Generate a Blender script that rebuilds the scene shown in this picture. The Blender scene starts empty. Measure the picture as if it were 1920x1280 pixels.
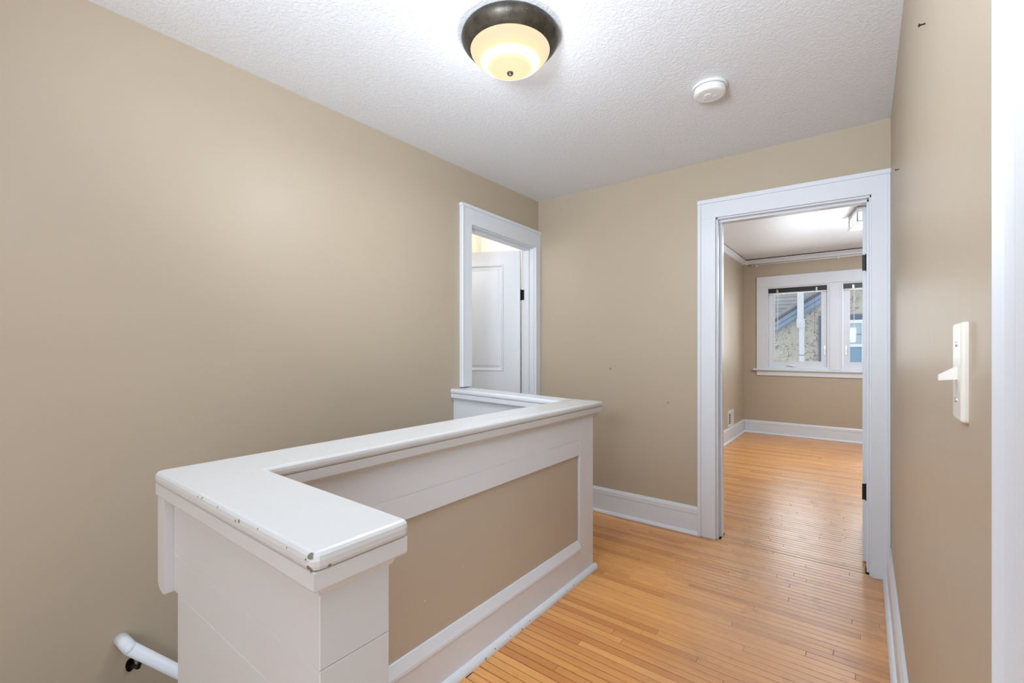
import bpy, bmesh, math, random
from mathutils import Vector, Matrix
R = math.radians
random.seed(7)
S = bpy.context.scene
COL = S.collection

# ------------------------------------------------------------------ camera
cd = bpy.data.cameras.new('camera')
cam = bpy.data.objects.new('camera', cd); COL.objects.link(cam)
cam.location = (0, 0, 1.23)
cam.rotation_euler = (R(90), 0, R(37.76))
cd.sensor_width = 36.0
cd.lens = 36.0 * 855.8 / 1920.0
cd.shift_y = 13.2 / 1920.0
cd.clip_start = 0.02
S.camera = cam

# ------------------------------------------------------------------ world, lights, exposure
S.view_settings.view_transform = 'Standard'
S.view_settings.look = 'None'
S.view_settings.exposure = 0.21
S.view_settings.gamma = 1.0
S.view_settings.use_curve_mapping = False
W = bpy.data.worlds.new('overcast_sky'); S.world = W; W.use_nodes = True
bg = W.node_tree.nodes['Background']
bg.inputs[0].default_value = (0.88, 0.93, 1.0, 1); bg.inputs[1].default_value = 1.05

def area(name, loc, rot, sx, sy, watts, color=(1, 1, 1), spread=180):
    l = bpy.data.lights.new(name, 'AREA'); l.shape = 'RECTANGLE'; l.size = sx; l.size_y = sy
    l.energy = watts; l.color = color; l.spread = R(spread)
    o = bpy.data.objects.new(name, l); COL.objects.link(o); o.location = loc; o.rotation_euler = rot
    o.visible_camera = False
    return o
def point(name, loc, watts, radius, color=(1, 1, 1)):
    l = bpy.data.lights.new(name, 'POINT'); l.energy = watts; l.shadow_soft_size = radius; l.color = color
    o = bpy.data.objects.new(name, l); COL.objects.link(o); o.location = loc
    o.visible_camera = False
    return o
FILL_COL = (0.86, 0.965, 1.09)
# daylight through the bedroom windows (pointing into the room)
area('window_daylight', (0.10, 7.56, 1.56), (R(-90), 0, 0), 2.3, 1.15, 32, (.93, .97, 1.02))
# broad unseen fills added to brighten the landing from behind
area('landing_fill', (-0.95, -3.1, 1.3), (R(90), 0, 0), 2.2, 2.2, 30, FILL_COL)
area('side_room_fill', (1.25, -1.05, .95), (R(90), 0, R(49)), 1.6, 1.5, 27, FILL_COL)
# unseen fill lamp added behind the camera, aimed forward and up at the ceiling
fill_ = area('ceiling_fill', (-0.45, -0.50, 1.60), (0, 0, 0), .5, .5, 34, (0.86, 0.965, 1.09), 125)
fill_.rotation_euler = Vector((-.06, .89, .70)).to_track_quat('-Z', 'Y').to_euler()
point('landing_lamp_light', (-1.095, 1.402, 2.14), 3.2, 0.05, (.92, 0.97, 1.06))
ld_ = area('landing_lamp_downlight', (-1.095, 1.402, 2.285), (0, 0, 0), .26, .26, 8.5, (.90, 0.97, 1.07))
point('bedroom_lamp_light', (0.09, 5.46, 1.98), 28, 0.09, (.85, 0.97, 1.12))
area('bedroom_lamp_downlight', (0.09, 5.46, 2.385), (0, 0, 0), .3, .3, 18, (.84, 0.97, 1.12))
point('bathroom_lamp_light', (-2.75, 2.98, 2.33), 7, 0.08, (1.0, 0.92, 0.87))
point('bathroom_leaf_fill', (-2.50, 2.0, 2.0), 6.5, 0.10, (.94, 0.97, 1.02))  # extra fill added to brighten the open door leaf, no fixture there

# ------------------------------------------------------------------ materials
class NT:
    def __init__(s, name):
        s.m = bpy.data.materials.new(name); s.m.use_nodes = True
        s.t = s.m.node_tree; s.b = s.t.nodes['Principled BSDF']; s.out = s.t.nodes['Material Output']
    def n(s, typ, **kw):
        o = s.t.nodes.new(typ)
        for k, v in kw.items():
            if hasattr(o, k): setattr(o, k, v)
            else: o.inputs[k.replace('_', ' ')].default_value = v
        return o
    def l(s, a, b): s.t.links.new(a, b)
    def pos(s):
        return s.n('ShaderNodeNewGeometry').outputs['Position']
    def mapping(s, scale, src=None):
        m = s.n('ShaderNodeMapping'); m.inputs['Scale'].default_value = scale
        s.l(src or s.pos(), m.inputs['Vector']); return m.outputs[0]
    def noise(s, vec, scale, detail=3, rough=.5):
        n = s.n('ShaderNodeTexNoise'); n.inputs['Scale'].default_value = scale
        n.inputs['Detail'].default_value = detail; n.inputs['Roughness'].default_value = rough
        s.l(vec, n.inputs['Vector']); return n.outputs['Fac']
    def math(s, op, a, b=None, clamp=False):
        n = s.n('ShaderNodeMath', operation=op); n.use_clamp = clamp
        for i, v in enumerate((a, b)):
            if v is None: continue
            if hasattr(v, 'links'): s.l(v, n.inputs[i])
            else: n.inputs[i].default_value = v
        return n.outputs[0]
    def ramp(s, fac, stops):
        n = s.n('ShaderNodeValToRGB'); e = n.color_ramp.elements
        while len(e) < len(stops): e.new(0.5)
        for k, (p, c) in zip(e, stops):
            k.position = p; k.color = (*c, 1) if len(c) == 3 else c
        s.l(fac, n.inputs[0]); return n.outputs[0]
    def mix(s, fac, a, b, blend='MIX'):
        n = s.n('ShaderNodeMix', data_type='RGBA', blend_type=blend)
        for sock, v in ((n.inputs[0], fac), (n.inputs[6], a), (n.inputs[7], b)):
            if hasattr(v, 'links'): s.l(v, sock)
            elif isinstance(v, (int, float)): sock.default_value = v
            else: sock.default_value = (*v, 1)
        return n.outputs[2]
    def bump(s, h, strength, dist, nrm=None):
        n = s.n('ShaderNodeBump'); n.inputs['Strength'].default_value = strength
        n.inputs['Distance'].default_value = dist; s.l(h, n.inputs['Height'])
        if nrm: s.l(nrm, n.inputs['Normal'])
        return n.outputs[0]
    def spots(s, pts):
        """mask of small irregular wear marks at world points (x,y,z,radius)"""
        p = s.pos(); nz = s.noise(p, 160, 2); acc = None
        for (x, y, z, r) in pts:
            d = s.n('ShaderNodeVectorMath', operation='DISTANCE'); s.l(p, d.inputs[0]); d.inputs[1].default_value = (x, y, z)
            w = s.math('ADD', d.outputs['Value'], s.math('MULTIPLY', s.math('SUBTRACT', nz, 0.5), r * 2.2))
            k = s.math('LESS_THAN', w, r)
            acc = k if acc is None else s.math('MAXIMUM', acc, k)
        return acc

def plain(name, col, rough=.5, metal=0.0, spec=.5, **kw):
    t = NT(name); t.b.inputs['Base Color'].default_value = (*col, 1)
    t.b.inputs['Roughness'].default_value = rough; t.b.inputs['Metallic'].default_value = metal
    t.b.inputs['Specular IOR Level'].default_value = spec
    for k, v in kw.items(): t.b.inputs[k].default_value = v
    return t.m

def wall_mat(name, col, marks=None, rough=.42, mark=.62):
    t = NT(name); p = t.pos()
    n1 = t.noise(p, 1.7, 2)
    c = t.mix(n1, tuple(x * .965 for x in col), tuple(x * 1.03 for x in col))
    if marks:
        c = t.mix(t.spots(marks), c, tuple(x * mark for x in col))
    t.l(c, t.b.inputs['Base Color'])
    t.b.inputs['Roughness'].default_value = rough
    t.b.inputs['Specular IOR Level'].default_value = .42
    roll = t.noise(p, 420, 2); wav = t.noise(p, 5, 3)
    nb = t.bump(roll, .10, .0012)
    t.l(t.bump(wav, .12, .02, nb), t.b.inputs['Normal'])
    return t.m
BEIGE = (.50, .418, .312)
M = {}
M['beige'] = wall_mat('beige_wall_paint', BEIGE)
M['beige_back'] = wall_mat('beige_wall_paint_marked', BEIGE, [(-1.506, 3.139, 1.080, .009), (-1.072, 3.139, .857, .007), (-1.47, 3.139, 1.10, .004)])
M['beige_panel'] = wall_mat('beige_panel_paint', (.53, .46, .36), [(-1.2195, 1.268, .396, .0028), (-1.2195, 1.077, .346, .0026)], mark=1.5)
M['cream'] = wall_mat('cream_bathroom_paint', (.78, .72, .62))

def white_mat(name, col=(.76, .80, .85), chips=None, rough=.33):
    t = NT(name); p = t.pos()
    c = t.mix(t.noise(p, 6, 3), tuple(x * .975 for x in col), col)
    wear = t.ramp(t.noise(p, 95, 4, .7), [(0.0, (0, 0, 0)), (.735, (0, 0, 0)), (.76, (1, 1, 1))])
    c = t.mix(t.math('MULTIPLY', wear, .22), c, (.50, .49, .46))
    if chips: c = t.mix(t.spots(chips), c, (.20, .175, .14))
    t.l(c, t.b.inputs['Base Color']); t.b.inputs['Roughness'].default_value = rough
    brush = t.noise(t.mapping((14, 14, 14)), 3.0, 4, .6)
    t.l(t.bump(brush, .25, .0016), t.b.inputs['Normal'])
    return t.m
M['white'] = white_mat('white_trim_paint')
M['white_cap'] = white_mat('worn_white_cap_paint', col=(.62, .62, .61), chips=[
    (-.634, .343, .930, .0055), (-.640, .345, .922, .005), (-.637, .343, .912, .0055), (-.622, .366, .909, .004),
    (-.870, .341, .926, .004), (-.885, .340, .923, .0028), (-.70, .341, .926, .0028), (-1.05, .341, .931, .0035), (-1.07, .3405, .930, .0025),
    (-.80, .341, .93, .0022), (-.97, .341, .93, .0025), (-.628, .47, .932, .002)])
M['white_shoe'] = white_mat('scuffed_white_shoe_paint', col=(.76, .80, .85), chips=[
    (-1.184, y, .016, .0032) for y in (1.42, 1.52, 1.66, 1.98, 2.05)] + [(-1.182, 1.36, .008, .005), (-1.182, 1.60, .007, .004)])
M['plastic'] = plain('white_plastic', (.80, .80, .79), .35)
M['ivory'] = plain('ivory_plastic', (.80, .78, .72), .3)
M['black'] = plain('black_metal', (.010, .009, .008), .42, .4)
M['black_iron'] = plain('black_iron_bracket', (.012, .011, .012), .3, .6)
M['chrome'] = plain('brushed_nickel', (.50, .50, .50), .28, 1.0)
M['dark_void'] = plain('dark_recess', (.02, .018, .016), .8)
M['subfloor'] = plain('dark_subfloor', (.06, .026, .011), .9)
M['tile'] = plain('pale_bathroom_floor', (.55, .53, .50), .4)

# textured ceiling
t = NT('textured_ceiling_paint'); p = t.pos()
t.b.inputs['Base Color'].default_value = (.82, .85, .89, 1); t.b.inputs['Roughness'].default_value = .55
w = t.n('ShaderNodeVectorMath', operation='ADD'); t.l(p, w.inputs[0])
nn = t.n('ShaderNodeTexNoise'); nn.inputs['Scale'].default_value = 22; t.l(p, nn.inputs['Vector'])
sc = t.n('ShaderNodeVectorMath', operation='SCALE'); sc.inputs['Scale'].default_value = .05; t.l(nn.outputs['Color'], sc.inputs[0]); t.l(sc.outputs[0], w.inputs[1])
a = t.noise(w.outputs[0], 74, 4, .62); a2 = t.ramp(a, [(0, (0, 0, 0)), (.44, (0, 0, 0)), (.62, (1, 1, 1))])
t.l(t.bump(a2, .42, .0022), t.b.inputs['Normal'])
M['ceiling'] = t.m
M['ceiling_smooth'] = wall_mat('bedroom_ceiling_paint', (.78, .80, .83))

# maple strip flooring
def wood(name, island):
    t = NT(name); p = t.pos()
    if island: rnd = t.n('ShaderNodeNewGeometry').outputs['Random Per Island']
    else: rnd = t.n('ShaderNodeObjectInfo').outputs['Random']
    cmb = t.n('ShaderNodeCombineXYZ'); t.l(t.math('MULTIPLY', rnd, 37.0), cmb.inputs[0]); t.l(t.math('MULTIPLY', rnd, 91.0), cmb.inputs[2])
    add = t.n('ShaderNodeVectorMath', operation='ADD'); t.l(p, add.inputs[0]); t.l(cmb.outputs[0], add.inputs[1])
    g = t.noise(t.mapping((2.2, 60, 10), add.outputs[0]), 1.6, 5, .62)
    fl = t.noise(t.mapping((9, 34, 10), add.outputs[0]), 1.4, 4, .6)
    base = t.ramp(rnd, [(0, (.60, .245, .070)), (.2, (.76, .345, .103)), (.5, (.83, .395, .115)), (.8, (.93, .465, .150)), (.93, (.70, .300, .083)), (1, (.65, .265, .072))])
    c = t.mix(t.ramp(g, [(.3, (0, 0, 0)), (.72, (1, 1, 1))]), base, (.46, .20, .07))
    n = t.mix(.42, base, c)
    dk = t.ramp(fl, [(.60, (0, 0, 0)), (.74, (1, 1, 1))])
    n = t.mix(t.math('MULTIPLY', dk, .5), n, (.36, .15, .05))
    # doorway traffic area: pinkish window sheen painted into the colour, plus wear and stains
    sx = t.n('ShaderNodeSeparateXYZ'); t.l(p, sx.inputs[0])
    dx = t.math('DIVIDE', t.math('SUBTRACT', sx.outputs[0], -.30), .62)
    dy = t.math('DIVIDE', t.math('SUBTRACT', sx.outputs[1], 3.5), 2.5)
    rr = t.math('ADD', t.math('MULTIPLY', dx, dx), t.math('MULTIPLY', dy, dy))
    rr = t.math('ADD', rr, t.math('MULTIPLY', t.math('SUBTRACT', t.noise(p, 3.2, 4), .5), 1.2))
    worn_sheen = t.ramp(rr, [(.15, (1, 1, 1)), (1.25, (0, 0, 0))])
    n = t.mix(t.math('MULTIPLY', worn_sheen, .50), n, (.56, .36, .245))
    stain = t.ramp(t.noise(p, 7, 5, .65), [(.56, (0, 0, 0)), (.68, (1, 1, 1))])
    n = t.mix(t.math('MULTIPLY', t.math('MULTIPLY', stain, worn_sheen), .38), n, (.27, .155, .095))
    scr = t.ramp(t.noise(t.mapping((30, 30, 30)), 2.4, 5, .7), [(.68, (0, 0, 0)), (.72, (1, 1, 1))])
    n = t.mix(t.math('MULTIPLY', t.math('MULTIPLY', scr, worn_sheen), .45), n, (.16, .075, .04))
    t.l(n, t.b.inputs['Base Color'])
    r = t.math('ADD', .23, t.math('MULTIPLY', t.noise(p, 9, 4, .6), .16))
    t.l(r, t.b.inputs['Roughness'])
    t.b.inputs['Coat Weight'].default_value = .35; t.b.inputs['Coat Roughness'].default_value = .27
    h = t.noise(t.mapping((3, 90, 10), add.outputs[0]), 1.2, 3)
    t.l(t.bump(h, .10, .001), t.b.inputs['Normal'])
    return t.m
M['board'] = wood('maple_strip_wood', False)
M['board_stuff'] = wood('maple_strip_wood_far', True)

# window glass: thin pane
t = NT('window_glass')
tr = t.n('ShaderNodeBsdfTransparent'); tr.inputs[0].default_value = (.97, .985, .98, 1)
gl = t.n('ShaderNodeBsdfGlossy'); gl.inputs['Roughness'].default_value = .02
fr = t.n('ShaderNodeFresnel'); fr.inputs[0].default_value = 1.16
mx = t.n('ShaderNodeMixShader'); t.l(fr.outputs[0], mx.inputs[0]); t.l(tr.outputs[0], mx.inputs[1]); t.l(gl.outputs[0], mx.inputs[2])
t.l(mx.outputs[0], t.out.inputs[0]); M['glass'] = t.m

# lamp bowl: frosted alabaster glass glowing from a circular tube behind it (the bowl gives off this light)
t = NT('lit_frosted_bowl')
tc = t.n('ShaderNodeTexCoord'); sx = t.n('ShaderNodeSeparateXYZ'); t.l(tc.outputs['Object'], sx.inputs[0])
rad = t.math('SQRT', t.math('ADD', t.math('MULTIPLY', sx.outputs[0], sx.outputs[0]), t.math('MULTIPLY', sx.outputs[1], sx.outputs[1])))
rad = t.math('DIVIDE', rad, .16)
c = t.ramp(rad, [(0, (.95, .75, .44)), (.44, (.97, .79, .46)), (.53, (1.02, .90, .62)), (.60, (1.2, 1.17, 1.1)), (.67, (1.2, 1.17, 1.1)), (.75, (1.0, .84, .48)), (.88, (.93, .76, .50))])
t.b.inputs['Base Color'].default_value = (.03, .03, .025, 1); t.b.inputs['Roughness'].default_value = .55; t.b.inputs['Specular IOR Level'].default_value = .03
t.l(c, t.b.inputs['Emission Color']); t.b.inputs['Emission Strength'].default_value = .90
M['bowl'] = t.m
# bronze pan
t = NT('aged_bronze'); p = t.pos()
c = t.ramp(t.noise(p, 26, 4, .65), [(.3, (.030, .025, .018)), (.7, (.085, .072, .052))])
fk = t.ramp(t.noise(p, 150, 2), [(.74, (0, 0, 0)), (.78, (1, 1, 1))])
t.l(t.mix(t.math('MULTIPLY', fk, .5), c, (.6, .58, .52)), t.b.inputs['Base Color'])
t.b.inputs['Roughness'].default_value = .42; t.b.inputs['Metallic'].default_value = .55
M['bronze'] = t.m
t = NT('lit_clear_fixture_glass'); t.b.inputs['Base Color'].default_value = (.8, .8, .8, 1); t.b.inputs['Roughness'].default_value = .1
t.b.inputs['Emission Color'].default_value = (1, .985, .96, 1); t.b.inputs['Emission Strength'].default_value = .72
M['lit_glass'] = t.m

# outdoors
t = NT('rough_trowelled_stucco'); p = t.pos()
wv = t.n('ShaderNodeTexVoronoi', feature='DISTANCE_TO_EDGE'); wv.inputs['Scale'].default_value = 6.5
wp = t.n('ShaderNodeVectorMath', operation='ADD'); t.l(p, wp.inputs[0])
nn = t.n('ShaderNodeTexNoise'); nn.inputs['Scale'].default_value = 4; nn.inputs['Detail'].default_value = 4; t.l(p, nn.inputs['Vector'])
sc = t.n('ShaderNodeVectorMath', operation='SCALE'); sc.inputs['Scale'].default_value = .7; t.l(nn.outputs['Color'], sc.inputs[0]); t.l(sc.outputs[0], wp.inputs[1])
t.l(wp.outputs[0], wv.inputs['Vector'])
crk = t.ramp(wv.outputs['Distance'], [(0, (1, 1, 1)), (.085, (0, 0, 0))])
brk = t.ramp(t.noise(p, 5, 2), [(.42, (0, 0, 0)), (.56, (1, 1, 1))])
base = t.mix(t.noise(p, 7, 4), (.50, .465, .41), (.70, .665, .60))
t.l(t.mix(t.math('MULTIPLY', t.math('MULTIPLY', crk, brk), .95), base, (.20, .18, .165)), t.b.inputs['Base Color'])
t.b.inputs['Roughness'].default_value = .9
t.l(t.bump(t.noise(wp.outputs[0], 9, 4), .8, .05), t.b.inputs['Normal'])
M['stucco'] = t.m
t = NT('weathered_grey_shingle'); p = t.pos()
c = t.mix(t.noise(p, 9, 5, .7), (.26, .26, .28), (.62, .62, .63))
c2 = t.mix(t.n('ShaderNodeObjectInfo').outputs['Random'], (.30, .30, .33), (.58, .58, .58))
t.l(t.mix(.5, c, c2), t.b.inputs['Base Color']); t.b.inputs['Roughness'].default_value = .9
M['shingle'] = t.m
M['fascia'] = plain('blue_grey_fascia_paint', (.30, .385, .50), .5)
M['fascia_dark'] = plain('dark_grey_drip_edge', (.15, .16, .18), .6)
M['spout'] = plain('white_downspout', (.70, .72, .77), .4)
M['blue_trim'] = plain('slate_blue_trim', (.13, .17, .25), .6)
M['vinyl'] = plain('white_vinyl', (.82, .86, .90), .4)
M['curtain'] = plain('pale_curtain_cloth', (.50, .60, .68), .9)
M['curtain_low'] = plain('blue_screened_curtain', (.24, .37, .50), .5)
M['dark_glass'] = plain('dark_glass', (.06, .07, .09), .15)

# ------------------------------------------------------------------ mesh helpers
def base_of(bm):
    xs = [v.co for v in bm.verts]
    mn = Vector((min(v.x for v in xs), min(v.y for v in xs), min(v.z for v in xs)))
    mx = Vector((max(v.x for v in xs), max(v.y for v in xs), max(v.z for v in xs)))
    return Vector(((mn.x + mx.x) / 2, (mn.y + mx.y) / 2, mn.z))
def world_loc(o):
    l = Vector(o.location)
    while o.parent: o = o.parent; l = l + Vector(o.location)
    return l
def obj(name, bm, mat, parent=None, local=False, smooth=False, origin=None, **props):
    """link bm (world coordinates, or the parent's own coordinates when local) as one mesh object"""
    bmesh.ops.recalc_face_normals(bm, faces=bm.faces)
    o0 = Vector(origin) if origin is not None else base_of(bm)
    bmesh.ops.translate(bm, vec=-o0, verts=bm.verts)
    me = bpy.data.meshes.new(name); bm.to_mesh(me); bm.free()
    for f in me.polygons: f.use_smooth = smooth
    if mat: me.materials.append(M[mat] if isinstance(mat, str) else mat)
    o = bpy.data.objects.new(name, me); COL.objects.link(o)
    if parent:
        o.parent = parent
        o.location = o0 if local else o0 - world_loc(parent)
    else: o.location = o0
    for k, v in props.items(): o[k] = v
    return o
def empty(name, loc, rotz=0, parent=None, **props):
    o = bpy.data.objects.new(name, None); COL.objects.link(o); o.empty_display_size = .1
    o.location = loc; o.rotation_euler = (0, 0, rotz)
    if parent: o.parent = parent; o.location = Vector(loc) - world_loc(parent)
    for k, v in props.items(): o[k] = v
    return o
def bevel(bm, w, seg=1, geom=None):
    if w > 0:
        bmesh.ops.bevel(bm, geom=geom or bm.edges[:], offset=w, segments=seg, affect='EDGES', profile=.5, clamp_overlap=True)
def add_box(bm, x0, x1, y0, y1, z0, z1):
    v = [bm.verts.new(c) for c in ((x0, y0, z0), (x1, y0, z0), (x1, y1, z0), (x0, y1, z0), (x0, y0, z1), (x1, y0, z1), (x1, y1, z1), (x0, y1, z1))]
    for f in ((3, 2, 1, 0), (4, 5, 6, 7), (0, 1, 5, 4), (1, 2, 6, 5), (2, 3, 7, 6), (3, 0, 4, 7)): bm.faces.new([v[i] for i in f])
    return v
def box(x0, x1, y0, y1, z0, z1, b=0.0, seg=1):
    bm = bmesh.new(); add_box(bm, x0, x1, y0, y1, z0, z1); bevel(bm, b, seg); return bm
def boxes(lst):
    bm = bmesh.new()
    for l in lst: add_box(bm, *l)
    return bm
def prof(pts, axis, a0, a1):
    """extrude a closed 2D profile along an axis. axis x: pts=(y,z); y: pts=(x,z); z: pts=(x,y)"""
    bm = bmesh.new()
    def P(u, v, a): return {'x': (a, u, v), 'y': (u, a, v), 'z': (u, v, a)}[axis]
    A = [bm.verts.new(P(u, v, a0)) for u, v in pts]; B = [bm.verts.new(P(u, v, a1)) for u, v in pts]
    bm.faces.new(A); bm.faces.new(B[::-1]); n = len(pts)
    for i in range(n): bm.faces.new((A[i], A[(i + 1) % n], B[(i + 1) % n], B[i]))
    return bm
def lathe(pr, n=48, center=(0, 0, 0), bm=None):
    bm = bm or bmesh.new(); cx, cy, cz = center; rings = []
    for r, z in pr:
        if r < 1e-6: rings.append([bm.verts.new((cx, cy, cz + z))])
        else: rings.append([bm.verts.new((cx + r * math.cos(2 * math.pi * i / n), cy + r * math.sin(2 * math.pi * i / n), cz + z)) for i in range(n)])
    for a, b in zip(rings, rings[1:]):
        for i in range(n):
            j = (i + 1) % n
            if len(a) == 1 and len(b) == 1: continue
            if len(a) == 1: bm.faces.new((a[0], b[i], b[j]))
            elif len(b) == 1: bm.faces.new((a[i], b[0], a[j]))
            else: bm.faces.new((a[i], b[i], b[j], a[j]))
    return bm
def tube(p0, p1, r, n=16, bm=None, caps=True):
    bm = bm or bmesh.new(); p0 = Vector(p0); p1 = Vector(p1); d = (p1 - p0).normalized()
    u = d.orthogonal().normalized(); w = d.cross(u); A = []; B = []
    for i in range(n):
        o = (u * math.cos(2 * math.pi * i / n) + w * math.sin(2 * math.pi * i / n)) * r
        A.append(bm.verts.new(p0 + o)); B.append(bm.verts.new(p1 + o))
    for i in range(n): bm.faces.new((A[i], A[(i + 1) % n], B[(i + 1) % n], B[i]))
    if caps: bm.faces.new(A[::-1]); bm.faces.new(B)
    return bm
def offset_poly(pts, d):
    """offset a CCW polygon outward by d with mitred corners"""
    n = len(pts); out = []
    for i in range(n):
        p0, p1, p2 = Vector(pts[i - 1]), Vector(pts[i]), Vector(pts[(i + 1) % n])
        e1 = (p1 - p0).normalized(); e2 = (p2 - p1).normalized()
        n1 = Vector((e1.y, -e1.x)); n2 = Vector((e2.y, -e2.x)); m = (n1 + n2); m /= max(m.dot(n1), .2)
        out.append(p1 + m * d)
    return out
def round_poly(pts, rads, seg=4):
    n = len(pts); out = []
    for i in range(n):
        r = rads[i]; p0, p1, p2 = Vector(pts[i - 1]), Vector(pts[i]), Vector(pts[(i + 1) % n])
        if r <= 0: out.append(p1); continue
        a = p1 + (p0 - p1).normalized() * r; b = p1 + (p2 - p1).normalized() * r
        for k in range(seg + 1):
            q = k / seg; out.append(a * (1 - q) ** 2 + p1 * 2 * q * (1 - q) + b * q * q)
    return out
def slab(pts, layers):
    """stack rings of a polygon: layers = (z, outward offset)"""
    bm = bmesh.new(); rings = []
    for z, d in layers: rings.append([bm.verts.new((q.x, q.y, z)) for q in offset_poly(pts, d)])
    for a, b in zip(rings, rings[1:]):
        for i in range(len(a)): bm.faces.new((a[i], a[(i + 1) % len(a)], b[(i + 1) % len(a)], b[i]))
    bm.faces.new(rings[0]); bm.faces.new(rings[-1]); bm.normal_update(); bmesh.ops.triangulate(bm, faces=[f for f in bm.faces if len(f.verts) > 4])
    return bm

# ------------------------------------------------------------------ main dimensions
XL, XR, YB, ZC = -2.154, 0.106, 3.139, 2.45      # landing: left wall, right wall, back wall, ceiling
YB2 = 3.27                                       # bedroom side of the back wall
BL, BR, BY, BZ = -1.432, 1.60, 7.45, 2.53        # bedroom: left, right, window wall, ceiling
ST = dict(kind='structure')

# ------------------------------------------------------------------ structure: walls
obj('wall_left', boxes([(XL - .12, XL, -3.2, 2.300, -2.4, ZC), (XL - .12, XL, 3.08, YB2, 0, ZC), (XL - .12, XL, 2.300, 3.08, 2.083, ZC),
                        (XL - .12, XL, 2.300, 3.08, -2.4, -.001)]), 'beige', **ST)
obj('wall_back', boxes([(XL - .12, -.790, YB, YB2, 0, ZC + .1), (.045, BR + .1, YB, YB2, 0, ZC + .1), (-.790, .045, YB, YB2, 2.09, ZC + .1)]), 'beige_back', **ST)
obj('wall_right', boxes([(XR, XR + .12, .46, YB, 0, ZC), (XR, XR + .12, -3.2, -3.0, 0, ZC), (XR, XR + .12, -3.0, .46, 2.09, ZC)]), 'beige', **ST)
obj('wall_rear', boxes([(XL - .12, BR + .1, -3.32, -3.2, -2.4, ZC)]), 'beige', **ST)
obj('wall_side_room', boxes([(1.6, 1.7, -3.2, 1.5, 0, ZC), (XR + .12, 1.6, 1.4, 1.5, 0, ZC)]), 'beige', **ST)
obj('wall_bedroom_left', box(BL - .1, BL, YB2, BY + .12, 0, BZ), 'beige', **ST)
obj('wall_bedroom_right', box(BR, BR + .1, YB2, BY + .12, 0, BZ), 'beige', **ST)
obj('wall_bedroom_front', box(BL, BR, YB2, YB2 + .012, 2.2, BZ), 'beige', **ST)
obj('wall_bedroom_window', boxes([(BL, -1.140, BY, BY + .12, 0, BZ), (1.345, BR, BY, BY + .12, 0, BZ), (-1.140, 1.345, BY, BY + .12, 0, .93), (-1.140, 1.345, BY, BY + .12, 2.13, BZ)]), 'beige', **ST)
obj('wall_bathroom', boxes([(-3.17, -3.07, 1.6, 3.55, 0, ZC), (-3.17, XL - .12, 3.45, 3.55, 0, ZC), (-3.17, XL - .12, 1.5, 1.6, 0, ZC)]), 'cream', **ST)
obj('wall_stair_lower', boxes([(-1.275, -1.215, -.35, 2.2, -2.4, -.012), (XL, -1.215, 2.15, 2.25, -2.4, -.012), (XL, -1.215, 2.25, 3.2, -2.5, -2.4)]), 'beige', **ST)
obj('ceiling', box(XL - .12, 1.7, -3.32, YB, ZC, ZC + .08), 'ceiling', **ST)
obj('ceiling_bedroom', box(BL - .1, BR + .1, YB2, BY + .12, BZ, BZ + .08), 'ceiling_smooth', **ST)
obj('ceiling_bathroom', box(-3.17, XL - .12, 1.5, 3.55, ZC, ZC + .08), 'ceiling_smooth', **ST)

# ------------------------------------------------------------------ floor with maple strips
ZT = -.012
floor = obj('floor', boxes([(-1.215, 1.7, -3.32, YB2, -.10, ZT), (XL, -1.215, 2.25, YB2, -.10, ZT), (XL, -1.215, -3.32, -.35, -.10, ZT),
                            (BL - .1, BR + .1, YB2, BY + .12, -.10, ZT)]), 'subfloor', **ST)
obj('floor_bathroom', box(-3.17, XL - .121, 1.5, 3.55, -.10, -.002), 'tile', **ST)
PW = .0382
def row_boards(y0, x0, x1, rng):
    out = []; x = x0 - rng.uniform(0, .9)
    while x < x1:
        ln = rng.choice((.35, .5, .7, .9, 1.2, 1.5)) * rng.uniform(.85, 1.15)
        a, b = max(x, x0), min(x + ln, x1)
        if b - a > .04: out.append((a + .0004, b - .0004, y0 + .0015, y0 + PW - .0015))
        x += ln
    return out
rng = random.Random(3)
single = []; rest = []
y = -1.2 - PW * 52
while y < YB + .012:
    if y < -.35: spans = [(XL, 1.6)]
    elif y < .62: spans = [(-1.22, 1.6)]
    elif y < 2.26: spans = [(-1.215, XR)]
    else: spans = [(XL, XR)]
    for a, b in spans:
        for q in row_boards(y, a, b, rng):
            (single if y > 1.02 and q[1] > -1.18 and q[0] < .08 else rest).append(q)
    y += PW
y += .004
cand = []
while y < BY:
    x0, x1 = (-.74, .0) if y < YB2 else (BL, BR)
    for q in row_boards(y, x0, x1, rng):
        if q[3] > BY: q = (q[0], q[1], q[2], BY)
        (cand if q[0] < -.02 else rest).append(q)
    y += PW
k = 296 - len(single)
single += cand[:k]; rest += cand[k:]
def board_bm(q, bm=None):
    x0, x1, y0, y1 = q; bm = bm or bmesh.new()
    dz = rng.uniform(-.0004, .0004); e = .0013
    zs = [ZT, -.0014 + dz, dz]
    r = [[bm.verts.new(c) for c in ((x0 + o, y0 + o, z), (x1 - o, y0 + o, z), (x1 - o, y1 - o, z), (x0 + o, y1 - o, z))] for z, o in ((zs[0], 0), (zs[1], 0), (zs[2], e))]
    for a, b in zip(r, r[1:]):
        for i in range(4): bm.faces.new((a[i], a[(i + 1) % 4], b[(i + 1) % 4], b[i]))
    bm.faces.new(r[2]); return bm
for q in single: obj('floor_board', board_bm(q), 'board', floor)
bm = bmesh.new()
for q in rest: board_bm(q, bm)
obj('floor_boards_beyond', bm, 'board_stuff', floor, kind='stuff')

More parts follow.
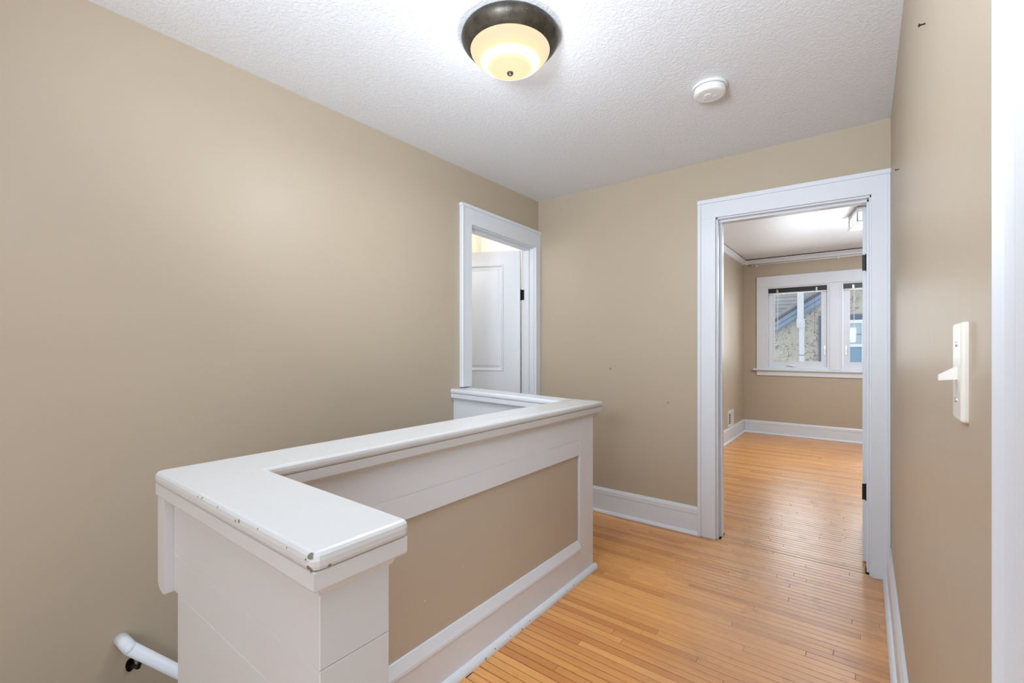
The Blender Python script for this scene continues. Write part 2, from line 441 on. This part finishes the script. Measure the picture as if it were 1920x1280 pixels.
# ------------------------------------------------------------------ baseboards
def baseboard(name, axis, a0, a1, face, out, h=.185):
    """out = +1/-1 direction into the room along the other axis"""
    o = out
    bb = prof([(face, 0), (face + .016 * o, 0), (face + .016 * o, h - .055), (face + .013 * o, h - .052), (face + .018 * o, h - .047), (face + .018 * o, h - .018), (face + .010 * o, h), (face, h)], axis, a0, a1)
    r = obj(name, bb, 'white', **ST)
    sh = [(face + .016 * o, 0)] + [(face + (.016 + .018 * math.cos(R(k))) * o, .002 + .022 * math.sin(R(k))) for k in (0, 25, 50, 70, 90)]
    obj('shoe_moulding', prof(sh, axis, a0, a1), 'white_shoe', r)
    return r
baseboard('baseboard_back', 'x', XL, -.868, YB, -1)
baseboard('baseboard_right', 'y', .546, YB - .022, XR, -1)
baseboard('baseboard_bedroom_left', 'y', YB2 + .01, BY - .001, BL, 1)
baseboard('baseboard_bedroom_window', 'x', BL + .02, BR, BY, -1)
# the shoe carries on below the left casing of the bedroom doorway
# ------------------------------------------------------------------ crown mouldings of the bedroom
def crown(name, axis, a0, a1, face, o):
    P = [(face, BZ - .012), (face + .048 * o, BZ - .012), (face + .044 * o, BZ - .022), (face + .026 * o, BZ - .034), (face + .012 * o, BZ - .052), (face + .010 * o, BZ - .066), (face, BZ - .068)]
    c = obj(name, prof(P, axis, a0, a1), 'white', **ST)
    obj('shadow_gap', prof([(face, BZ - .013), (face + .040 * o, BZ - .013), (face + .040 * o, BZ - .001), (face, BZ - .001)], axis, a0, a1), 'dark_void', c)
crown('trim_1', 'y', YB2 + .02, BY - .001, BL, 1)
crown('trim_2', 'x', BL + .02, BR, BY, -1)

# ------------------------------------------------------------------ doorway to the bedroom (door_2)
d2 = empty('door_2', (-.37, YB, 0), **ST)
def part(name, bm, mat, par, **kw): return obj(name, bm, mat, par, **kw)
CF = YB - .022
CY = [(YB, 0)]
def casing_v(x0, x1, z1, par, bandside):
    part('side_casing', box(x0, x1, CF, YB, .0, z1, .0025), 'white', par)
casing_v(-.866, -.762, 2.074, d2, -1)
casing_v(.024, .104, 2.060, d2, 1)
part('head_casing', prof([(-.866, 2.074), (.024, 2.058), (.104, 2.058), (.104, 2.172), (-.866, 2.190)], 'y', CF, YB), 'white', d2)
for b in ((-.872, -.850, CF - .010, YB, .0, 2.1695), (.089, .1055, CF - .010, YB, .0, 2.1515)):
    part('backband', box(*b, .003), 'white', d2)
part('backband', prof([(-.872, 2.170), (.1055, 2.152), (.1055, 2.176), (-.872, 2.194)], 'y', CF - .010, YB), 'white', d2)
# jambs and stops
part('jamb', box(-.790, -.752, YB - .002, YB2 + .002, 0, 2.09, .0015), 'white', d2)
part('jamb', box(.016, .045, YB - .002, YB2 + .002, 0, 2.075, .0015), 'white', d2)
part('head_jamb', prof([(-.790, 2.064), (.045, 2.048), (.045, 2.11), (-.790, 2.11)], 'y', YB - .002, YB2 + .002), 'white', d2)
part('door_stop', box(-.752, -.740, YB + .055, YB2 - .038, 0, 2.065, .002), 'white', d2)
part('door_stop', box(.004, .016, YB + .040, YB2 - .038, 0, 2.05, .002), 'white', d2)
part('head_stop', prof([(-.752, 2.050), (.016, 2.036), (.016, 2.05), (-.752, 2.065)], 'y', YB + .040, YB2 - .038), 'white', d2)
for x in ((-.860, -.752), (.016, .12)):
    part('bedroom_side_casing', box(x[0], x[1], YB2, YB2 + .02, 0, 2.19, .002), 'white', d2)
part('bedroom_head_casing', box(-.752, .016, YB2, YB2 + .02, 2.065, 2.19, .002), 'white', d2)
# open door leaf, seen on its hinge edge
leaf = part('door_leaf', box(-.014, .022, YB2 + .024, YB2 + .78, .014, 2.035, .0015), 'white', d2, label='white door leaf standing open, seen on its edge')
for z in (1.675, .368):
    h = part('hinge', box(-.0155, .010, YB2 + .0205, YB2 + .0245, z, z + .090, .0005), 'black', d2, label='black butt hinge')
    obj('hinge_pin', tube((.004, YB2 + .020, z - .004), (.004, YB2 + .020, z + .094), .005, 10), 'black', h)

# ------------------------------------------------------------------ bathroom door (door_1) on the left wall
d1 = empty('door_1', (XL, 2.69, 0), **ST)
CX = XL + .022
part('side_casing', box(XL, CX, 2.208, 2.307, .972, 2.083, .0025), 'white', d1)
part('side_casing', box(XL, CX, 3.075, YB - .001, .0, 2.060, .0025), 'white', d1)
hc = bmesh.new()
pts = [(2.208, 2.083), (3.075, 2.058), (YB - .001, 2.058), (YB - .001, 2.190), (2.208, 2.205)]
part('head_casing', prof(pts, 'x', XL, CX), 'white', d1)
part('backband', box(XL, CX + .010, 2.203, 2.222, .972, 2.1875, .003), 'white', d1)
part('backband', prof([(2.203, 2.188), (YB - .001, 2.172), (YB - .001, 2.193), (2.203, 2.208)], 'x', XL, CX + .008), 'white', d1)
part('jamb', box(XL - .122, XL + .002, 2.285, 2.311, 0, 2.08, .0015), 'white', d1)
part('jamb', box(XL - .122, XL + .002, 3.068, 3.092, 0, 2.07, .0015), 'white', d1)
part('head_jamb', prof([(2.311, 2.074), (3.068, 2.052), (3.068, 2.10), (2.311, 2.10)], 'x', XL - .122, XL + .002), 'white', d1)
part('door_stop', box(XL - .078, XL - .040, 3.056, 3.068, 0, 2.05, .002), 'white', d1)
part('head_stop', prof([(2.311, 2.060), (3.068, 2.038), (3.068, 2.052), (2.311, 2.074)], 'x', XL - .078, XL - .040), 'white', d1)
# leaf: local x runs from the hinge to the free edge, local y is thickness
L1 = bpy.data.objects.new('door_leaf', None)
hx, hy = XL - .128, 3.062
ang = math.atan2(-.42, -.906)
def leaf_mesh(w, h, th):
    bm = bmesh.new()
    st, tr_, mr = .147, .115, (.905, 1.115)
    y0, y1 = -th / 2, th / 2
    add_box(bm, 0, st, y0, y1, .01, h); add_box(bm, w - st, w, y0, y1, .01, h)
    add_box(bm, st, w - st, y0, y1, h - tr_, h); add_box(bm, st, w - st, y0, y1, .845, 1.045); add_box(bm, st, w - st, y0, y1, .01, .24)
    add_box(bm, st, w - st, y0 + .010, y1 - .010, .24, h - tr_)
    return bm
me = bpy.data.meshes.new('door_leaf'); bm = leaf_mesh(.70, 2.048, .035); bmesh.ops.recalc_face_normals(bm, faces=bm.faces); bm.to_mesh(me); bm.free(); me.materials.append(M['white'])
L1 = bpy.data.objects.new('door_leaf', me); COL.objects.link(L1); L1.parent = d1
L1.location = Vector((hx, hy, 0)) - Vector(d1.location); L1.rotation_euler = (0, 0, ang); L1['label'] = 'white panelled door leaf standing ajar'
def panel_ring(x0, x1, z0, z1, side):
    """ogee moulding frame plus raised field of a door panel; side = +-1 local y"""
    bm = bmesh.new(); y = .0175 * side; rings = []
    for ins, d in ((0, .001), (.004, .006), (.012, .006), (.022, -.008), (.030, -.0085), (.052, -.001), (.056, -.001)):
        rings.append([bm.verts.new((a, y + d * side, b)) for a, b in ((x0 + ins, z0 + ins), (x1 - ins, z0 + ins), (x1 - ins, z1 - ins), (x0 + ins, z1 - ins))])
    for a, b in zip(rings, rings[1:]):
        for i in range(4): bm.faces.new((a[i], a[(i + 1) % 4], b[(i + 1) % 4], b[i]))
    bm.faces.new(rings[-1]); return bm
for side in (1, -1):
    obj('door_panel', panel_ring(.142, .560, 1.040, 1.938, side), 'white', L1, local=True)
    obj('door_panel', panel_ring(.142, .560, .235, .850, side), 'white', L1, local=True)
for z in (1.635, .28):
    h = part('hinge', boxes([(XL - .124, XL - .094, 3.0655, 3.0685, z, z + .085), (XL - .150, XL - .122, 3.058, 3.064, z, z + .085)]), 'black', d1, label='black butt hinge')
    obj('hinge_pin', tube((XL - .123, 3.060, z - .003), (XL - .123, 3.060, z + .089), .0055, 10), 'black', h)

# ------------------------------------------------------------------ near doorway casing on the right wall (door_3)
# casing profile sits so that its near face starts just past the switch
d3 = empty('door_3', (XR, .14, 0), **ST)
P = [(XR, b - .145) if k in (0, 10) else (a, b - .145) for k, (a, b) in enumerate([(XR, .690), (XR - .020, .690), (XR - .024, .682), (XR - .026, .670), (XR - .020, .664), (XR - .017, .652), (XR - .019, .635), (XR - .022, .620), (XR - .018, .600), (XR - .015, .585), (XR, .585)])]
part('side_casing', prof(P, 'z', 0, 2.2), 'white', d3)
P2 = [(a, -.390 + (.690 - b)) for a, b in P]
0 and part('side_casing', prof(P2, 'z', 0, 2.2), 'white', d3)
part('head_casing', box(XR - .02, XR, -2.9, .44, 2.08, 2.2, .002), 'white', d3)
part('jamb', box(XR - .002, XR + .122, .440, .462, 0, 2.09), 'white', d3)
part('head_jamb', box(XR - .002, XR + .122, -2.99, .44, 2.07, 2.095), 'white', d3)

# ------------------------------------------------------------------ the panelled half wall round the stairwell
hw = empty('stair_half_wall', (-1.24, 1.33, 0), label='white panelled half wall with flat cap and beige inset around the stairwell', category='half wall')
outL = [(-1.358, .340), (-.622, .340), (-.622, .517), (-1.164, .517), (-1.164, 2.336), (-1.358, 2.336)]
rL = round_poly(outL, [.022, .020, .016, 0, .006, 0])
ZK = .9355
nose = [(ZK, -.0095), (ZK - .0018, -.0045), (ZK - .006, -.0012), (ZK - .013, 0), (ZK - .021, -.0004), (ZK - .0265, -.003), (ZK - .0285, -.007)]
c = part('cap_board', slab(rL, nose), 'white_cap', hw, label='chipped white flat cap board')
part('cap_moulding', slab(outL, [(.9065, -.0060), (.9055, -.0042), (.880, -.0042), (.877, -.0055), (.8755, -.010), (.869, -.0185), (.861, -.022)]), 'white_cap', hw)
# far leg: cap has settled and rises a little towards the left wall
def tilt(bm):
    for v in bm.verts:
        q = max(0, min(1, (-1.358 - v.co.x) / .796)); v.co.z += .030 * q; v.co.y -= 0
    return bm
far = [(XL, 2.122), (-1.358, 2.184), (-1.358, 2.336), (XL, 2.292)]
def cut_far(layers):
    b = slab(far, layers)
    for v in b.verts:
        v.co.x = XL + .0005 if v.co.x < -1.8 else -1.3585
    return tilt(b)
part('cap_board', cut_far([(z, d) for z, d in nose]), 'white', hw)
part('cap_moulding', cut_far([(.9065, -.0060), (.9055, -.0042), (.880, -.0042), (.877, -.0055), (.8755, -.010), (.869, -.0185), (.861, -.022)]), 'white', hw)
fl = [(XL, 2.150), (-1.300, 2.212), (-1.300, 2.270), (XL, 2.262)]
part('stair_frieze_board', tilt(slab(fl, [(.866, 0), (.60, 0)])), 'white', hw)
part('wall_core', boxes([(XL, -1.275, 2.215, 2.262, 0, .60)]), 'beige_panel', hw)
# near leg (big end panel): stacked boards with visible joints
part('end_board', box(-1.300, -.650, .366, .493, .7430, .866, .0012), 'white_cap', hw)
part('end_board', box(-1.300, -.6500, .3662, .4928, .6550, .7424, .0012), 'white_cap', hw)
part('end_board', box(-1.275, -.650, .366, .493, .0, .6546, .0012), 'white_cap', hw)
# stair side apron board whose end shows at the corner
part('stair_apron', prof([(-1.350, .905), (-1.350, .668), (-1.345, .660), (-1.336, .654), (-1.322, .651), (-1.308, .651), (-1.302, .653), (-1.302, .905)], 'y', .3475, 2.20), 'white_cap', hw)
part('stair_apron_backing', box(-1.3015, -1.2755, .3665, 2.20, .658, .866, .001), 'white', hw)
# long leg: core, frieze, stile, base
part('wall_core', box(-1.275, -1.228, .4935, 2.21, 0, .86), 'beige_panel', hw)
part('inset_panel', box(-1.2275, -1.2195, .494, 2.16, .15, .70), 'beige_panel', hw, label='beige recessed panel')
part('frieze_board', box(-1.2190, -1.205, .494, 2.1475, .7432, .866, .0010), 'white', hw)
part('frieze_board', box(-1.2190, -1.2052, .494, 2.1475, .662, .7428, .0012), 'white', hw)
part('stile', box(-1.2190, -1.205, 2.1480, 2.278, .045, .866, .0012), 'white', hw)
part('corner_board', box(-1.300, -1.2050, 2.2785, 2.296, .0, .866, .0015), 'white', hw)
part('base_cap', prof([(-1.2190, .205), (-1.213, .203), (-1.1985, .168), (-1.1975, .158), (-1.2035, .154), (-1.2190, .154)], 'y', .494, 2.1495), 'white', hw)
part('base_board', box(-1.2190, -1.2045, .494, 2.1478, .0, .1535, .001), 'white', hw)
part('base_board', box(-1.2190, -1.2045, 2.1478, 2.2782, .0, .0448, .001), 'white', hw)
sh = [(-1.2045, 0), (-1.2045, .030), (-1.199, .029), (-1.192, .025), (-1.186, .018), (-1.183, .009), (-1.183, 0)]
part('shoe_moulding', prof(sh, 'y', .494, 2.312), 'white_shoe', hw)

# ------------------------------------------------------------------ stairs going down (mostly hidden behind the half wall)
st = empty('staircase', (-1.7, .9, -2.4), label='wooden staircase descending along the left wall', category='staircase')
n = 12
for i in range(n):
    y0 = -.35 + i * .205; z = -.20 * (i + 1)
    if z < -2.35: break
    part('tread', box(XL + .002, -1.277, y0 - .02, y0 + .205, z - .025, z, .003), 'board', st)
    part('riser', box(XL + .002, -1.277, y0 + .0, y0 + .015, z + .0, z + .174), 'white', st)

# ------------------------------------------------------------------ handrail on the left wall
hr = empty('stair_handrail', (XL, .42, .20), label='white round handrail on black bracket descending along the left wall', category='handrail')
a = Vector((-2.084, .455, .157)); dirv = Vector((0, .182, -.208)).normalized()
b = a + dirv * 2.6
bm = tube(a, b, .0215, 24); obj('rail', bm, 'white', hr, smooth=True)
for f in hr.children[0].data.polygons: f.use_smooth = len(f.vertices) == 4
# mitred return into the wall
bm = tube(a + dirv * .0, Vector((XL + .001, a.y - .012, a.z + .014)), .0215, 24)
lathe_ball = bmesh.ops.create_uvsphere(bm, u_segments=24, v_segments=12, radius=.0215, matrix=Matrix.Translation(a))
obj('rail_return', bm, 'white', hr, smooth=True)
br = a + dirv * .046
bk = tube((br.x, br.y, br.z - .020), (br.x - .004, br.y - .006, br.z - .052), .0065, 10)
tube((br.x - .004, br.y - .006, br.z - .050), (XL + .004, br.y - .016, br.z - .062), .0065, 10, bk)
obj('bracket', bk, 'black_iron', hr, smooth=True, label='black iron rail bracket')
bk = bmesh.new()
for s in (-1, 1):
    tube(br + Vector((0, 0, -.021)), br + Vector((0, 0, -.024)) + dirv * .020 * s, .0055, 8, bk)
obj('bracket_saddle', bk, 'black_iron', hr, smooth=True)
bm = tube((XL + .001, br.y - .016, br.z - .062), (XL + .006, br.y - .016, br.z - .062), .013, 20)
for v in bm.verts: v.co.z += (v.co.z - (br.z - .062)) * .8
obj('bracket_rosette', bm, 'black_iron', hr)

# ------------------------------------------------------------------ flush dome light on the landing ceiling
lc = (-1.095, 1.402)
lt = empty('flush_dome_light', (lc[0], lc[1], ZC), label='dome ceiling light with bronze rim and glowing frosted bowl on the landing ceiling', category='ceiling light')
pan = [(0, 0), (.180, 0), (.1835, -.004), (.188, -.012), (.1895, -.020), (.187, -.028), (.181, -.038), (.172, -.048), (.163, -.056), (.1565, -.062), (.153, -.063), (.150, -.058), (.0, -.058)]
obj('rim', lathe(pan, 64, (lc[0], lc[1], ZC)), 'bronze', lt, smooth=True)
bowl = [(0, -.1460), (.022, -.1450), (.046, -.1410), (.070, -.1340), (.092, -.1240), (.112, -.1110), (.130, -.0960), (.144, -.0810), (.1520, -.0690), (.1548, -.0600)]
obj('glass_bowl', lathe(bowl, 64, (lc[0], lc[1], ZC)), 'bowl', lt, smooth=True, origin=(lc[0], lc[1], ZC), label='frosted glass bowl lit yellowish with a brighter ring')
fin = [(0, -.157), (.006, -.1565), (.010, -.154), (.0125, -.150), (.0120, -.146), (.006, -.143), (0, -.142)]
obj('finial', lathe(fin, 24, (lc[0], lc[1], ZC)), 'bronze', lt, smooth=True)

# ------------------------------------------------------------------ smoke detector
sd = (-.574, 2.245)
s = empty('smoke_detector', (sd[0], sd[1], ZC), label='small round white smoke detector on the landing ceiling', category='smoke detector')
obj('base_ring', lathe([(0, 0), (.074, 0), (.0765, -.003), (.0765, -.009), (.074, -.012), (.0, -.012)], 48, (sd[0], sd[1], ZC)), 'plastic', s, smooth=False)
obj('body', lathe([(0, -.012), (.062, -.012), (.062, -.016), (.0695, -.017), (.0695, -.036), (.066, -.042), (.058, -.0445), (.0, -.046)], 48, (sd[0], sd[1], ZC)), 'plastic', s)
obj('test_button', lathe([(0, -.0455), (.016, -.0455), (.016, -.0475), (.014, -.0485), (0, -.0485)], 24, (sd[0] - .004, sd[1] - .012, ZC)), 'plastic', s)
obj('sensor_grille', boxes([(sd[0] - .030 + i * .008, sd[0] - .027 + i * .008, sd[1] + .006, sd[1] + .030, ZC - .0475, ZC - .0450) for i in range(8)]), 'plastic', s, kind='stuff')

# ------------------------------------------------------------------ light switch on the right wall
sw = empty('light_switch', (XR, .867, 1.132), label='white toggle switch plate on the right wall', category='light switch')
bm = box(XR - .0075, XR, .832, .902, 1.132, 1.265); 
g = [e for e in bm.edges if all(v.co.x < XR - .005 for v in e.verts)] + [e for e in bm.edges if abs(e.verts[0].co.x - e.verts[1].co.x) > .004]
bevel(bm, .004, 3, g); obj('plate', bm, 'ivory', sw)
bm = bmesh.new()
v = [bm.verts.new(c) for c in ((XR - .007, .860, 1.188), (XR - .007, .874, 1.188), (XR - .007, .874, 1.206), (XR - .007, .860, 1.206),
                               (XR - .026, .862, 1.186), (XR - .026, .872, 1.186), (XR - .026, .872, 1.193), (XR - .026, .862, 1.193))]
for f in ((3, 2, 1, 0), (4, 5, 6, 7), (0, 1, 5, 4), (1, 2, 6, 5), (2, 3, 7, 6), (3, 0, 4, 7)): bm.faces.new([v[i] for i in f])
obj('toggle', bm, 'ivory', sw)
for z in (1.160, 1.236):
    obj('screw', tube((XR - .0072, .867, z), (XR - .0090, .867, z), .0035, 10), 'chrome', sw)

# nails left in the right wall
for (yy, zz, lab) in ((1.376, 1.958, 'small dark nail high on the right wall near the camera'), (2.381, 1.944, 'small dark nail on the right wall beside the bedroom doorway')):
    bm = tube((XR, yy, zz), (XR - .010, yy - .004, zz - .002), .0016, 8); tube((XR - .010, yy - .004, zz - .002), (XR - .0115, yy - .0045, zz - .0022), .0036, 8, bm)
    obj('nail', bm, 'black', label=lab, category='nail')

# ------------------------------------------------------------------ bedroom window (three casements side by side)
wn = empty('window_1', (.1, BY, .85), **ST)
CW = BY - .022
units = [(-1.117, -.396), (-.250, .471), (.617, 1.338)]
zo0, zo1 = .962, 2.112
part('side_casing', box(-1.254, -1.117, CW, BY, .93, 2.112, .003), 'white', wn)
part('side_casing', box(1.338, 1.475, CW, BY, .93, 2.112, .003), 'white', wn)
part('head_casing', box(-1.254, 1.475, CW - .002, BY, 2.112, 2.262, .004), 'white', wn)
for a, b in ((-.396, -.250), (.471, .617)):
    part('mullion', box(a, b, CW + .004, BY + .10, .93, 2.112, .002), 'white', wn)
    part('mullion_board', box(a + .018, b - .018, CW - .008, CW + .004, .945, 2.108, .002), 'white', wn)
part('stool', box(-1.296, 1.517, BY - .055, BY + .08, .915, .942, .006, 2), 'white', wn)
part('apron', box(-1.254, 1.475, BY - .018, BY, .843, .915, .003), 'white', wn)
for i, (a, b) in enumerate(units):
    part('frame_lining', boxes([(a, a + .012, CW, BY + .10, .942, zo1), (b - .012, b, CW, BY + .10, .942, zo1), (a + .012, b - .012, CW, BY + .10, zo1 - .012, zo1), (a + .012, b - .012, BY - .02, BY + .10, .942, .966)]), 'white', wn)
    A, B, Z0, Z1 = a + .014, b - .014, .968, zo1 - .014
    ga, gb, g0, g1 = a + .082, b - .073, 1.046, 2.030
    y0, y1 = BY + .030, BY + .065
    sash = part('sash', boxes([(A, ga, y0, y1, Z0, Z1), (gb, B, y0, y1, Z0, Z1), (ga, gb, y0, y1, Z0, g0), (ga, gb, y0, y1, g1, Z1)]), 'white', wn)
    obj('glazing_bead', boxes([(ga, ga + .007, y0 - .004, y0 + .001, g0, g1), (gb - .007, gb, y0 - .004, y0 + .001, g0, g1), (ga, gb, y0 - .004, y0 + .001, g0, g0 + .007), (ga, gb, y0 - .004, y0 + .001, g1 - .007, g1)]), 'plastic', sash)
    obj('pane', box(ga, gb, y0 + .014, y0 + .018, g0, g1), 'glass', sash)
    lx = (gb + B) / 2 + .004 if i == 0 else (A + ga) / 2
    lk = bmesh.new(); add_box(lk, lx - .010, lx + .010, y0 - .006, y0, 1.150, 1.270); add_box(lk, lx - .006, lx + .006, y0 - .020, y0 - .006, 1.165, 1.225)
    bevel(lk, .002); obj('sash_lock', lk, 'chrome', sash)
    ck = bmesh.new(); cx = a + .30
    add_box(ck, cx - .075, cx + .055, y0 - .022, y0, .972, .996); bevel(ck, .006, 2)
    tube((cx - .05, y0 - .030, 1.000), (cx + .03, y0 - .034, .975), .006, 8, ck); tube((cx - .05, y0 - .012, .995), (cx - .05, y0 - .036, 1.003), .009, 10, ck)
    obj('crank', ck, 'plastic', sash)
# mini blinds pulled all the way up
def blind(a, b, lab):
    r = empty('window_blind', ((a + b) / 2, BY, zo1 - .1), label=lab, category='blind', group='raised dark blinds in the bedroom window')
    y0 = BY - .016
    obj('head_rail', box(a + .013, b - .013, y0, y0 + .034, zo1 - .028, zo1 - .014, .002), 'plastic', r)
    for k in range(11):
        z = zo1 - .030 - k * .0058
        obj('slat', box(a + .018, b - .018, y0 + .003, y0 + .030, z - .0042, z, .0), 'blindslat', r)
    obj('bottom_rail', box(a + .018, b - .018, y0 + .002, y0 + .032, zo1 - .108, zo1 - .094, .003), 'plastic', r)
    for q in (.17, .82):
        x = a + (b - a) * q
        obj('cord_clip', box(x - .010, x + .010, y0 - .004, y0 + .0, zo1 - .096, zo1 - .046, .003), 'chrome', r)
    obj('tilt_wand', tube((a + .135, y0 - .010, zo1 - .060), (a + .130, y0 - .010, 1.50), .0042, 8), 'plastic', r)
    bm = tube((b - .150, y0 - .008, zo1 - .060), (b - .152, y0 - .008, 1.46), .0020, 6); tube((b - .152, y0 - .008, 1.462), (b - .152, y0 - .008, 1.435), .006, 8, bm)
    obj('lift_cord', bm, 'cord', r)
M['blindslat'] = plain('dark_brown_blind_slat', (.030, .026, .028), .35)
M['cord'] = plain('grey_cord', (.22, .21, .20), .7)
blind(-1.117, -.396, 'dark blind pulled up in the left bedroom window pane')
blind(-.250, .471, 'dark blind pulled up in the bedroom window pane by the door edge')

# curtain rod above the window
cr = empty('curtain_rod', (.1, BY, 2.43), label='white curtain rod above the bedroom window', category='curtain rod')
yr = BY - .075
obj('rod', tube((-1.285, yr, 2.435), (1.50, yr, 2.435), .0105, 14), 'white', cr, smooth=True)
for x in (-1.30, 1.515):
    obj('finial', lathe([(0, -.020), (.012, -.016), (.019, 0), (.012, .016), (0, .020)], 14, (x, yr, 2.435)), 'chrome', cr, smooth=True)
for x in (-1.245, -.28, .6, 1.44):
    bm = tube((x, BY - .001, 2.418), (x, yr, 2.418), .006, 8); tube((x, yr, 2.410), (x, yr, 2.448), .009, 10, bm); obj('rod_bracket', bm, 'plastic', cr)

# wall register near the floor of the bedroom
vt = empty('wall_register', (BL, 6.62, .19), label='small white vent register low on the bedroom left wall', category='vent')
X = BL
obj('face_plate', boxes([(X, X + .012, 6.47, 6.50, .190, .405), (X, X + .012, 6.74, 6.775, .190, .405), (X, X + .012, 6.50, 6.74, .190, .225), (X, X + .012, 6.50, 6.74, .370, .405)]), 'ivory', vt)
obj('recess', box(X + .0005, X + .003, 6.50, 6.74, .225, .370), 'dark_void', vt)
for k in range(4):
    yy = 6.612 + k * .034
    obj('louver', box(X + .003, X + .011, yy, yy + .022, .226, .369), 'ivory', vt)
for k in range(5):
    obj('louver', box(X + .003, X + .006, 6.500, 6.605, .246 + k * .026, .250 + k * .026), 'ivory', vt)

# bedroom ceiling fixture: square glass box in a nickel frame, turned a little
fx = empty('square_ceiling_light', (0, 0, 0), label='square nickel and glass flush light on the bedroom ceiling', category='ceiling light')
fx.location = (.07 + .018, 5.46, BZ); fx.rotation_euler = (0, 0, R(10.8))
hs = .185
obj('ceiling_plate', box(-hs - .004, hs + .004, -hs - .004, hs + .004, -.022, 0, .002), 'chrome', fx, local=True)
obj('glass_box', box(-hs + .010, hs - .010, -hs + .010, hs - .010, -.132, -.040, .004), 'lit_glass', fx, local=True)
for sx_ in (-1, 1):
    for sy_ in (-1, 1):
        obj('frame_post', box(sx_ * hs - .006, sx_ * hs + .006, sy_ * hs - .006, sy_ * hs + .006, -.140, -.022), 'chrome', fx, local=True)
for z in (-.140, -.045):
    for q in ((-hs + .006, hs - .006, -hs - .005, -hs + .005), (-hs + .006, hs - .006, hs - .005, hs + .005), (-hs - .005, -hs + .005, -hs + .006, hs - .006), (hs - .005, hs + .005, -hs + .006, hs - .006)):
        obj('frame_rail', box(*q, z, z + .009), 'chrome', fx, local=True)

# ------------------------------------------------------------------ neighbour's house outside
NY = 10.6
nb = empty('neighbour_house', (0, NY, -3.0), label='stucco neighbour house with blue grey eaves seen through the window', category='house')
def rk(x, off=0): return 2.528 + (x + 0.0) * .673 + off          # lower line of the rake
GX = 3.2
part('gable_wall', prof([(-3.2, -3), (GX, -3), (GX, rk(GX)), (-3.2, rk(-3.2))], 'y', NY, NY + .3), 'stucco', nb)
def rake(name, lo, hi, y0, y1, mat):
    part(name, prof([(-3.4, rk(-3.4, lo)), (GX, rk(GX, lo)), (GX, rk(GX, hi)), (-3.4, rk(-3.4, hi))], 'y', y0, y1), mat, nb)
rake('fascia_board', .02, .105, NY - .16, NY + .02, 'fascia')
rake('fascia_board', .109, .195, NY - .19, NY + .02, 'fascia')
rake('soffit_board', -.005, .019, NY - .13, NY + .02, 'fascia')
rake('drip_edge', .199, .245, NY - .22, NY + .02, 'fascia_dark')
rake('roof_edge', .249, .315, NY - .20, NY + .30, 'shingle')
# main roof behind, shingle courses
for k in range(30):
    z = .75 + k * .080; yy = NY + .32 + k * .030
    b = bmesh.new()
    v = [b.verts.new(c) for c in ((-6, yy, z), (GX, yy, z), (GX, yy + .046, z + .092), (-6, yy + .046, z + .092), (-6, yy + .03, z), (GX, yy + .03, z), (GX, yy + .076, z + .092), (-6, yy + .076, z + .092))]
    for f in ((0, 1, 2, 3), (4, 7, 6, 5), (0, 4, 5, 1), (3, 2, 6, 7), (0, 3, 7, 4), (1, 5, 6, 2)): b.faces.new([v[i] for i in f])
    part('shingle_course', b, 'shingle', nb)
ds = part('downspout', box(-1.013, -.925, NY - .28, NY - .20, -3, 1.66, .012, 2), 'spout', nb)
obj('upper_pipe', box(-1.035, -.930, NY - .36, NY - .26, 1.790, 3.4, .012, 2), 'spout', ds)
bm = prof([(NY - .37, 1.80), (NY - .37, 1.72), (NY - .30, 1.63), (NY - .19, 1.63), (NY - .19, 1.70), (NY - .25, 1.80)], 'x', -1.045, -.915); bevel(bm, .008)
obj('elbow', bm, 'spout', ds)
obj('strap', box(-1.016, -.922, NY - .283, NY - .197, 1.100, 1.112), 'fascia_dark', ds)
part('blue_corner_trim', box(-.712, -.660, NY - .04, NY + .01, -3, 1.86), 'blue_trim', nb)
# neighbour window
nw = part('window', boxes([(-.330, -.275, NY - .06, NY + .01, .90, 1.76), (-.055, -.0, NY - .06, NY + .01, .90, 1.76), (-.275, -.055, NY - .06, NY + .01, 1.70, 1.76), (-.275, -.055, NY - .06, NY + .01, .90, .965), (-.275, -.055, NY - .055, NY + .01, 1.262, 1.312)]), 'vinyl', nb)
obj('head_recess', box(-.330, .0, NY - .03, NY + .005, 1.765, 1.865), 'blue_trim', nw)
obj('curtain', box(-.245, -.055, NY - .012, NY - .006, 1.312, 1.70), 'curtain', nw)
obj('dark_gap', box(-.275, -.055, NY - .005, NY + .005, 1.312, 1.70), 'dark_glass', nw)
obj('lower_pane', box(-.275, -.055, NY - .012, NY - .004, .965, 1.262), 'curtain_low', nw)
obj('grille_bar', boxes([(-.275, -.055, NY - .018, NY - .012, 1.485, 1.497)]), 'blue_trim', nw)
